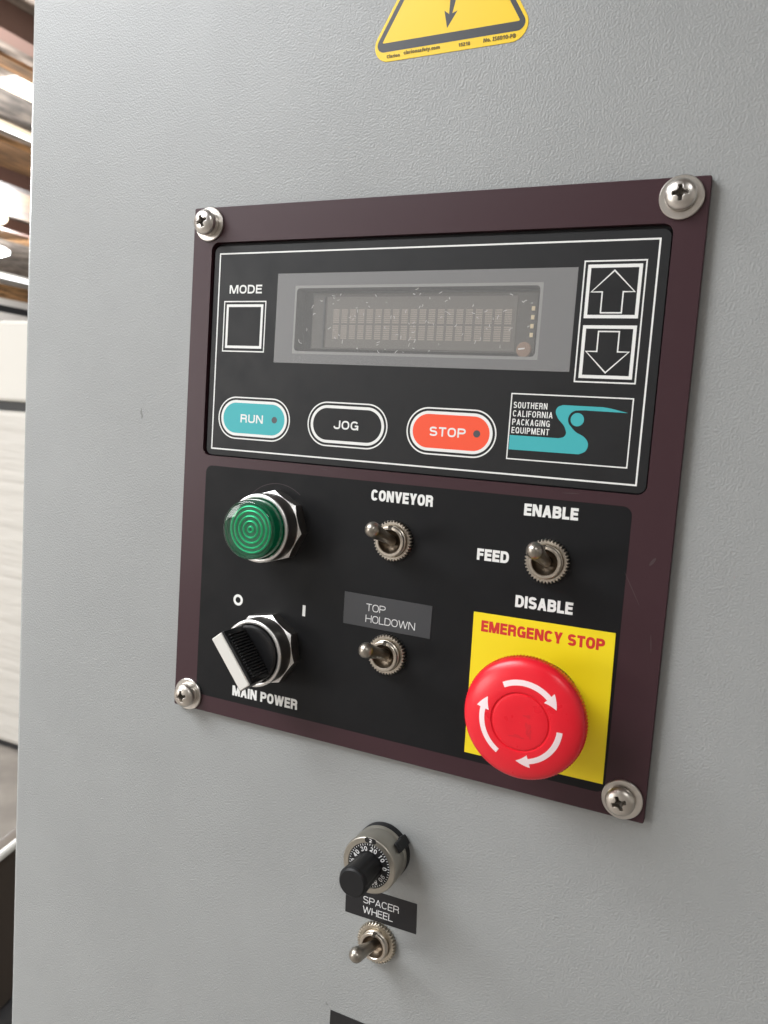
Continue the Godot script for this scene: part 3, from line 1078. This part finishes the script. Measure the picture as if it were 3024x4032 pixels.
func build_pilot(o: Node3D, c: Vector2) -> void:
	var p := part("pilot_light", chamfer_nut(c, -5.0), M.shaded_chrome, o, "round green pilot light in a chrome bezel")
	var m := mb()
	lathe(m, [Vector2(12.9, 5.2), Vector2(12.9, 11.7)], 96, c)
	part("bezel", m, M.shaded_chrome, p)
	m = mb()
	lathe(m, [Vector2(12.9, 11.7), Vector2(12.8, 12.2), Vector2(12.4, 12.55), Vector2(11.9, 12.6), Vector2(11.5, 12.4), Vector2(11.4, 11.0), Vector2(11.3, 6.0)], 96, c)
	part("bezel_rim", m, M.lit_chrome, p)
	part("nut_chamfer", nut_chamfer(c, -5.0), M.lit_chrome, p)
	# green lens: opaque-looking skirt, ribbed face inside a clear rounded front
	m = mb()
	lathe(m, [Vector2(11.2, 8.0), Vector2(11.05, 17.3), Vector2(11.0, 17.8)], 96, c)
	part("lens_skirt", m, M.lens_body, p)
	m = mb()
	lathe(m, [Vector2(10.95, 16.2), Vector2(9.4, 16.6), Vector2(9.2, 17.0), Vector2(0.05, 16.9)], 96, c, 0.3)
	part("lens_base", m, M.lens_inner, p)
	for r in [8.5, 6.8, 4.9, 3.0, 1.0]:
		m = mb()
		lathe(m, [Vector2(r + 0.42, 16.9), Vector2(r + 0.28, 17.35), Vector2(r, 17.5), Vector2(maxf(r - 0.2, 0.05), 17.3), Vector2(maxf(r - 0.3, 0.04), 16.9)], 96, c, 0.9)
		part("glint_ring", m, M.glint_ring, p)
	m = mb()
	lathe(m, [Vector2(11.0, 17.8), Vector2(10.9, 18.6), Vector2(10.6, 19.15), Vector2(10.1, 19.45), Vector2(9.4, 19.55), Vector2(5, 19.55), Vector2(0.05, 19.55)], 96, c, 0.8)
	part("lens_shell", m, M.lens_shell, p)

func build_selector(o: Node3D, c: Vector2) -> void:
	var p := part("selector_switch", chamfer_nut(c, 33.0), M.shaded_chrome, o, "main power selector switch with white topped black handle turned to O")
	var m := mb()
	lathe(m, [Vector2(12.9, 5.2), Vector2(12.9, 11.7)], 96, c)
	part("bezel", m, M.shaded_chrome, p)
	m = mb()
	lathe(m, [Vector2(12.9, 11.7), Vector2(12.8, 12.2), Vector2(12.4, 12.55), Vector2(11.9, 12.6), Vector2(11.5, 12.4), Vector2(11.4, 11.0), Vector2(11.3, 8.0)], 96, c)
	part("bezel_rim", m, M.lit_chrome, p)
	part("nut_chamfer", nut_chamfer(c, 33.0), M.lit_chrome, p)
	m = mb()
	lathe(m, [Vector2(11.2, 9.0), Vector2(11.0, 13.0), Vector2(10.4, 13.7), Vector2(9.0, 13.9), Vector2(0.05, 13.4)], 80, c)
	part("dial_disc", m, M.plastic, p)
	# handle: ribbed black grip with a white insert along its top
	var turn := Transform3D(Basis(Vector3(0, 0, 1), deg_to_rad(-51.5)), v3(c, 0))
	m = mb()
	m.xf = turn
	var base := rrect(-11.0, -3.1, 11.0, 3.1, 0.5, 3)
	var top := rrect(-11.0, -3.2, 11.0, 3.2, 0.5, 3)
	side(m, base, top, 13.0, 25.0)
	side(m, top, inset(top, 0.35), 25.0, 25.4)
	cap(m, inset(top, 0.35), 25.4)
	part("grip", m, M.plastic, p)
	for s in [-1.0, 1.0]:
		for i in 16:
			m = mb()
			m.xf = turn
			var x := -8.7 + i * 1.16
			var poly := PackedVector2Array([Vector2(x - 0.36, s * 3.0), Vector2(x + 0.36, s * 3.0), Vector2(x + 0.22, s * 4.1), Vector2(x - 0.22, s * 4.1)])
			if s < 0:
				poly.reverse()
			prism(m, poly, 14.0, 23.6, 0.12)
			part("grip_rib", m, M.rib, p)
	m = mb()
	m.xf = turn
	prism(m, rrect(-10.9, -2.5, 10.9, 2.5, 0.4, 3), 25.0, 26.0, 0.3)
	part("white_insert", m, M.ivory, p)

func toggle_parts(p: Node3D, c: Vector2, z0: float, turn: float, first: MeshInstance3D) -> void:
	var m := mb()
	# threaded bush with a keyway
	m.xf = Transform3D(Basis(Vector3(0, 0, 1), turn), v3(c, z0))
	lathe(m, [Vector2(5.55, 0.1), Vector2(5.6, 2.6), Vector2(5.3, 2.8), Vector2(5.6, 3.05), Vector2(5.3, 3.3), Vector2(5.6, 3.6), Vector2(5.45, 4.3), Vector2(5.2, 4.5), Vector2(4.45, 4.5), Vector2(4.25, 4.25)], 64, Vector2.ZERO, 0.5)
	part("bush", m, M.nickel, first)
	m = mb()
	m.xf = Transform3D(Basis(Vector3(0, 0, 1), turn), v3(c, z0))
	lathe(m, [Vector2(4.25, 4.25), Vector2(3.9, 2.2), Vector2(2.6, 0.9), Vector2(0.05, 0.8)], 48, Vector2.ZERO, 0.8)
	part("socket", m, M.socket, first)
	m = mb()
	m.xf = Transform3D(Basis(Vector3(0, 0, 1), turn), v3(c, z0))
	box(m, Vector3(-0.65, 4.15, 3.2), Vector3(0.65, 5.7, 4.56))
	part("keyway", m, M.recess, first)
	m = mb()
	m.xf = Transform3D(Basis(Vector3(1, 0, 0), deg_to_rad(-18.5)), v3(c, z0 + 2.0))
	var prof := [Vector2(1.75, 0.0), Vector2(1.8, 2.0), Vector2(2.1, 8.0), Vector2(2.6, 15.6)]
	for i in 10:
		var a := i * PI / 2 / 9
		prof.append(Vector2(maxf(2.75 * cos(a), 0.02), 17.3 + 2.75 * sin(a)))
	lathe(m, prof, 48, Vector2.ZERO, 0.7)
	part("lever", m, M.lever, first)

func toggle_nut(c: Vector2, z0: float, turn: float, r_out := 7.45) -> Mesher:
	var m := mb()
	m.xf = Transform3D(Basis(Vector3(0, 0, 1), turn), v3(c, z0))
	var teeth := 38
	var p := PackedVector2Array()
	for i in teeth:
		for s in [[0.0, 0.0], [0.3, 0.62], [0.55, 0.62], [0.85, 0.0]]:
			p.append(Vector2.from_angle(TAU * (i + s[0]) / teeth) * (r_out - 0.62 + s[1]))
	side(m, p, p, 0.05, 1.5)
	var q := PackedVector2Array()
	for v in p:
		q.append(v * (1.0 - 0.32 / v.length()))
	side(m, p, q, 1.5, 1.9)
	ring(m, q, circle_like(q, Vector2.ZERO, 5.9), 1.9)
	lathe(m, [Vector2(5.9, 1.9), Vector2(5.6, 1.6)], 48)
	return m

func build_toggle(o: Node3D, c: Vector2, z0: float, label: String, turn: float) -> void:
	var n := part("toggle_switch", toggle_nut(c, z0, turn), M.nickel, o, label)
	toggle_parts(o, c, z0, turn, n)

func build_stop(o: Node3D, c: Vector2) -> void:
	var m := mb()
	lathe(m, [Vector2(14.5, 0.3), Vector2(14.5, 3.0), Vector2(13.5, 4.0), Vector2(11.0, 4.2), Vector2(11.0, 15.0)], 64, c)
	var p := part("emergency_stop_button", m, M.plastic, o, "large red mushroom emergency stop button with white turning arrows")
	m = mb()
	var prof := [Vector2(10.5, 13.0), Vector2(17.0, 13.6), Vector2(19.0, 14.6), Vector2(19.45, 15.6), Vector2(19.5, 18.2)]
	prof.append_array(stop_face())
	lathe(m, prof, 128, c, 0.6)
	# ribs round the rim
	for i in 116:
		var a := TAU * i / 116
		var w := 0.0125
		var d0 := Vector2.from_angle(a - w)
		var d1 := Vector2.from_angle(a + w)
		var d := Vector2.from_angle(a)
		var e := [c + d0 * 19.4, c + d * 19.85, c + d1 * 19.4]
		m.quad(v3(e[0], 15.6), v3(e[1], 15.9), v3(e[1], 18.0), v3(e[0], 18.4), v3(d0.rotated(-0.9), 0))
		m.quad(v3(e[1], 15.9), v3(e[2], 15.6), v3(e[2], 18.4), v3(e[1], 18.0), v3(d1.rotated(0.9), 0))
		m.tri(v3(e[0], 18.4), v3(e[1], 18.0), v3(e[2], 18.4), Vector3(0, 0, 1), Vector3(0, 0, 1), Vector3(0, 0, 1))
	part("mushroom_head", m, M.mushroom, p)
	for w in [[2.6, -1.2, 0.8, 1.7], [3.4, -3.2, 0.6, 1.3], [2.2, 2.4, 1.1, 0.45], [-0.6, -4.6, 2.2, 0.5]]:
		m = mb()
		var q := PackedVector2Array()
		for i in 18:
			var a := TAU * i / 18
			q.append(c + Vector2(w[0], w[1]) + Vector2(cos(a) * w[2], sin(a) * w[3]) * (1.0 + 0.4 * sin(a * 3 + w[0] * 5.0)))
		cap(m, q, 22.78)
		part("worn_mark", m, M.worn_red, p)
	# three arrows lying on the dome
	for a in [[120.0, 29.0], [-3.0, -92.0], [-121.0, -209.0]]:
		m = mb()
		var a0: float = a[0]
		var a1: float = a[1]
		var neck := a1 + 19.0
		var k := 18
		for i in k:
			var t0 := deg_to_rad(lerpf(a0, neck, float(i) / k))
			var t1 := deg_to_rad(lerpf(a0, neck, float(i + 1) / k))
			surf_quad(m, c, Vector2.from_angle(t0) * 13.35, Vector2.from_angle(t1) * 13.35, Vector2.from_angle(t1) * 11.6, Vector2.from_angle(t0) * 11.6)
		k = 6
		for i in k:
			var f0 := float(i) / k
			var f1 := float(i + 1) / k
			var t0 := deg_to_rad(lerpf(neck, a1, f0))
			var t1 := deg_to_rad(lerpf(neck, a1, f1))
			var h0 := 2.15 * (1.0 - f0)
			var h1 := 2.15 * (1.0 - f1)
			surf_quad(m, c, Vector2.from_angle(t0) * (12.5 + h0), Vector2.from_angle(t1) * (12.5 + h1), Vector2.from_angle(t1) * (12.5 - h1), Vector2.from_angle(t0) * (12.5 - h0))
		part("turn_arrow", m, M.arrow, p)

func stop_face() -> Array:
	return [Vector2(19.45, 18.9), Vector2(19.2, 19.6), Vector2(18.7, 20.2), Vector2(17.9, 20.75), Vector2(16.5, 21.35), Vector2(14.5, 21.95), Vector2(12.0, 22.4), Vector2(9.9, 22.65), Vector2(9.55, 22.62), Vector2(9.3, 22.25), Vector2(9.05, 22.22), Vector2(8.75, 22.6), Vector2(8.2, 22.75), Vector2(4.5, 22.7), Vector2(0.05, 22.65)]

func stop_height(r: float) -> float:
	var f := stop_face()
	for i in f.size() - 1:
		if r <= f[i].x and r >= f[i + 1].x:
			return lerpf(f[i].y, f[i + 1].y, (f[i].x - r) / (f[i].x - f[i + 1].x))
	return 22.0

func surf_quad(m: Mesher, c: Vector2, a: Vector2, b: Vector2, d: Vector2, e: Vector2) -> void:
	# a, b on the outer curve, d, e on the inner one: four strips that follow the dome
	var k := 5
	for i in k:
		var p := [a.lerp(e, float(i) / k), b.lerp(d, float(i) / k), b.lerp(d, float(i + 1) / k), a.lerp(e, float(i + 1) / k)]
		var q: Array[Vector3] = []
		var n: Array[Vector3] = []
		for x in p:
			var r: float = x.length()
			q.append(v3(c + x, stop_height(r) + 0.05))
			var s := (stop_height(r + 0.5) - stop_height(r - 0.5))
			n.append(v3(x.normalized() * -s, 1.0).normalized())
		m.tri(q[0], q[1], q[2], n[0], n[1], n[2])
		m.tri(q[0], q[2], q[3], n[0], n[2], n[3])

# ------------------------------------------------------------------ turns-counting dial and switch on the cabinet door
func build_dial() -> void:
	var c := Vector2(4.2, -137.4)
	var face := Transform3D(Basis.from_scale(Vector3(1.045, 1.045, 1.0)), Vector3(c.x * -0.045, c.y * -0.045, -1.9))
	var o := thing("counting_dial", "satin metal turns counting dial with black knob, under the control panel", "dial", Vector3.ZERO)
	var m := mb()
	lathe(m, [Vector2(10.5, -3), Vector2(10.55, -0.8), Vector2(10.3, -0.4), Vector2(9.0, -0.35)], 80, c)
	part("base_ring", m, M.knob, o)
	m = mb()
	lathe(m, [Vector2(10.4, -0.1), Vector2(10.4, 1.6), Vector2(10.3, 1.8), Vector2(10.5, 2.2), Vector2(10.6, 7.3), Vector2(10.6, 8.9), Vector2(10.55, 9.7), Vector2(10.4, 10.2), Vector2(10.15, 10.4), Vector2(8.35, 10.4), Vector2(8.3, 9.8)], 96, c, 0.5)
	part("body", m, M.champagne, o)
	m = mb()
	m.xf = face
	lathe(m, [Vector2(7.95, 11.6), Vector2(7.8, 11.95), Vector2(5.0, 12.2), Vector2(0.05, 12.3)], 80, c)
	var s := part("scale_disc", m, M.knob, o)
	m = mb()
	m.xf = face
	for i in 50:
		var a := deg_to_rad(5.0 + i * 7.2)
		var d := Vector2.from_angle(a)
		var long := i % 5 == 0
		stroke(m, [c + d * (7.0 if long else 7.2), c + d * 7.75], 0.24, 12.12, false, 0.0)
	part("tick_marks", m, M.tape_ink, s)
	m = mb()
	m.xf = face
	for k in 10:
		var a := deg_to_rad(5.0 + k * 36.0)
		var word := str(k * 10) if k > 0 else "0"
		var dirn := Vector2.from_angle(a)
		var tang := dirn.rotated(-PI / 2)
		for i in word.length():
			var off := (i - (word.length() - 1) * 0.5) * 1.5
			var w := 0.55 if word[i] == "1" else 1.1
			glyph_at(m, word[i], c + dirn * 5.15 + tang * (off - w / 2), w, 1.65, 0.3, 12.26, a - PI / 2)
	part("numerals", m, M.tape_ink, s)
	m = mb()
	m.xf = face
	cap(m, rrect(c.x - 2.2, c.y + 8.05, c.x + 2.2, c.y + 10.0, 0.9, 6), 12.33)
	var w2 := part("counter_window", m, M.plastic, o)
	m = mb()
	m.xf = face
	glyph(m, "2", c + Vector2(-0.45, 8.45), 0.9, 1.2, 0.26, 12.36)
	stroke(m, [c + Vector2(0, 7.75), c + Vector2(0, 8.0)], 0.2, 12.36, false, 0.0)
	part("numeral", m, M.tape_ink, w2)
	# clamp lever
	m = mb()
	m.xf = Transform3D(Basis(Vector3(0, 0, 1), deg_to_rad(38)), v3(c, 0))
	box(m, Vector3(9.9, -1.9, -2.6), Vector3(11.8, 1.9, 5.4), 0.4)
	box(m, Vector3(8.0, -2.2, -1.2), Vector3(11.7, 2.2, 0.9), 0.3)
	part("clamp_lever", m, M.knob, o)
	# knob: fluted stem and smooth cap
	m = mb()
	var p := PackedVector2Array()
	var q := PackedVector2Array()
	for i in 96:
		var a := TAU * i / 96
		var f := 1.0 - 0.045 * pow(maxf(0.0, cos(a * 6)), 3)
		p.append(c + Vector2.from_angle(a) * 5.0 * f)
		q.append(c + Vector2.from_angle(a) * 5.6 * f)
	side(m, p, q, 10.2, 22.4)
	side(m, q, circle_like(q, c, 5.15), 22.4, 23.4)
	side(m, circle_like(q, c, 5.15), circle_like(q, c, 4.6), 23.4, 23.9)
	cap(m, circle_like(q, c, 4.6), 23.9)
	part("knob", m, M.knob, o)
	# the toggle below
	var t := thing("toggle_switch", "lone metal toggle switch on the grey door under the SPACER WHEEL label", "switch", Vector3.ZERO)
	var cc := Vector2(4.1, -174.3)
	var n := part("knurled_nut", toggle_nut(cc, -3.0, 0.1, 7.9), M.brass, t)
	var holder := n
	toggle_parts(t, cc, -3.0, -0.05, holder)

func glyph_at(m: Mesher, ch: String, o: Vector2, w: float, h: float, t: float, z: float, turn: float) -> void:
	glyph(m, ch, o, w, h, t, z, turn)

func build_cabinet_labels() -> void:
	var m := mb()
	var o := thing("tape_label", "black tape label reading SPACER WHEEL, stuck below the dial", "label", Vector3.ZERO)
	prism(m, PackedVector2Array([Vector2(18.9, -154.5), Vector2(-10.8, -155.1), Vector2(-10.4, -167.0), Vector2(19.4, -166.3)]), -2.98, -2.85, 0.04)
	part("tape", m, M.tape_dark, o)
	m = mb()
	text(m, "SPACER", -3.0, -160.9, 15.0, 2.75, 0.3, -2.84, 1.0, 0.02)
	text(m, "WHEEL", -2.9, -164.9, 12.6, 2.75, 0.3, -2.84, 1.0, 0.02)
	part("lettering", m, M.tape_ink, o)
	o = thing("tape_label", "black tape label cut off by the bottom of the picture", "label", Vector3.ZERO)
	m = mb()
	prism(m, rect(-13.9, -221.5, 16.0, -209.45), -2.98, -2.85, 0.04)
	part("tape", m, M.tape_dark, o)
	# warning sticker
	o = thing("warning_sticker", "yellow triangular high voltage warning sticker at the top of the door", "sticker", Vector3.ZERO)
	var tilt := Transform3D(Basis(Vector3(0, 0, 1), 0.014), Vector3(6.4, 147.7, 0))
	m = mb()
	m.xf = tilt
	prism(m, rtri(0.0, 54.8, 5.5), -2.98, -2.85, 0.04)
	part("backing", m, M.sticker, o)
	m = mb()
	m.xf = tilt
	ring(m, rtri(3.3, 49.4, 2.6), rtri(6.35, 43.1, 0.35), -2.84)
	part("triangle_border", m, M.sticker_ink, o)
	m = mb()
	m.xf = Transform3D(Basis(), Vector3(0, 0, 0))
	cap(m, PackedVector2Array([Vector2(5.6, 155.6), Vector2(9.0, 160.8), Vector2(7.15, 160.15), Vector2(8.6, 166.5), Vector2(4.6, 167.6), Vector2(11.5, 182.0), Vector2(9.3, 182.5), Vector2(1.4, 166.2), Vector2(6.0, 165.0), Vector2(6.05, 164.6), Vector2(6.0, 160.0), Vector2(4.2, 161.4)]), -2.84)
	part("lightning_bolt", m, M.sticker_ink, o)
	for w in [["Clarion", -16.4, 148.95, 4.9], ["clarionsafety.com", -10.0, 149.05, 13.4], ["15218", 10.2, 149.4, 4.1], ["No. IS6010-PB", 19.0, 149.55, 11.0]]:
		var tm := TextMesh.new()
		tm.text = w[0]
		var f := SystemFont.new()
		f.font_names = PackedStringArray(["Droid Sans"])
		f.font_weight = 700
		tm.font = f
		tm.font_size = 32
		tm.pixel_size = 0.001
		tm.depth = 0.005
		tm.horizontal_alignment = HORIZONTAL_ALIGNMENT_LEFT
		var bb := tm.get_aabb()
		var k: float = w[3] * 0.001 / bb.size.x
		var tn := mpart("lettering", tm, M.small_ink, o)
		tn.position = Vector3(w[1] * 0.001 - bb.position.x * k, w[2] * 0.001 - bb.position.y * k - 0.0004, -0.00282)
		tn.rotation.z = 0.014
		tn.scale = Vector3.ONE * k

func rtri(y0: float, height: float, r: float) -> PackedVector2Array:
	# equilateral triangle standing on y0 with its apex at y0 + height (before rounding)
	var hw := (height) / 1.7320508
	var cs := [Vector2(hw, y0), Vector2(0, y0 + height), Vector2(-hw, y0)]
	var dirs := [Vector2(-1, 0.57735), Vector2(0, -1.1547), Vector2(1, 0.57735)]
	var p := PackedVector2Array()
	for i in 3:
		var cc: Vector2 = cs[i] + dirs[i] * r * 1.7320508
		for s in 13:
			var a := deg_to_rad(-90 + i * 120 + s * 10.0)
			p.append(cc + Vector2.from_angle(a) * r)
	return p
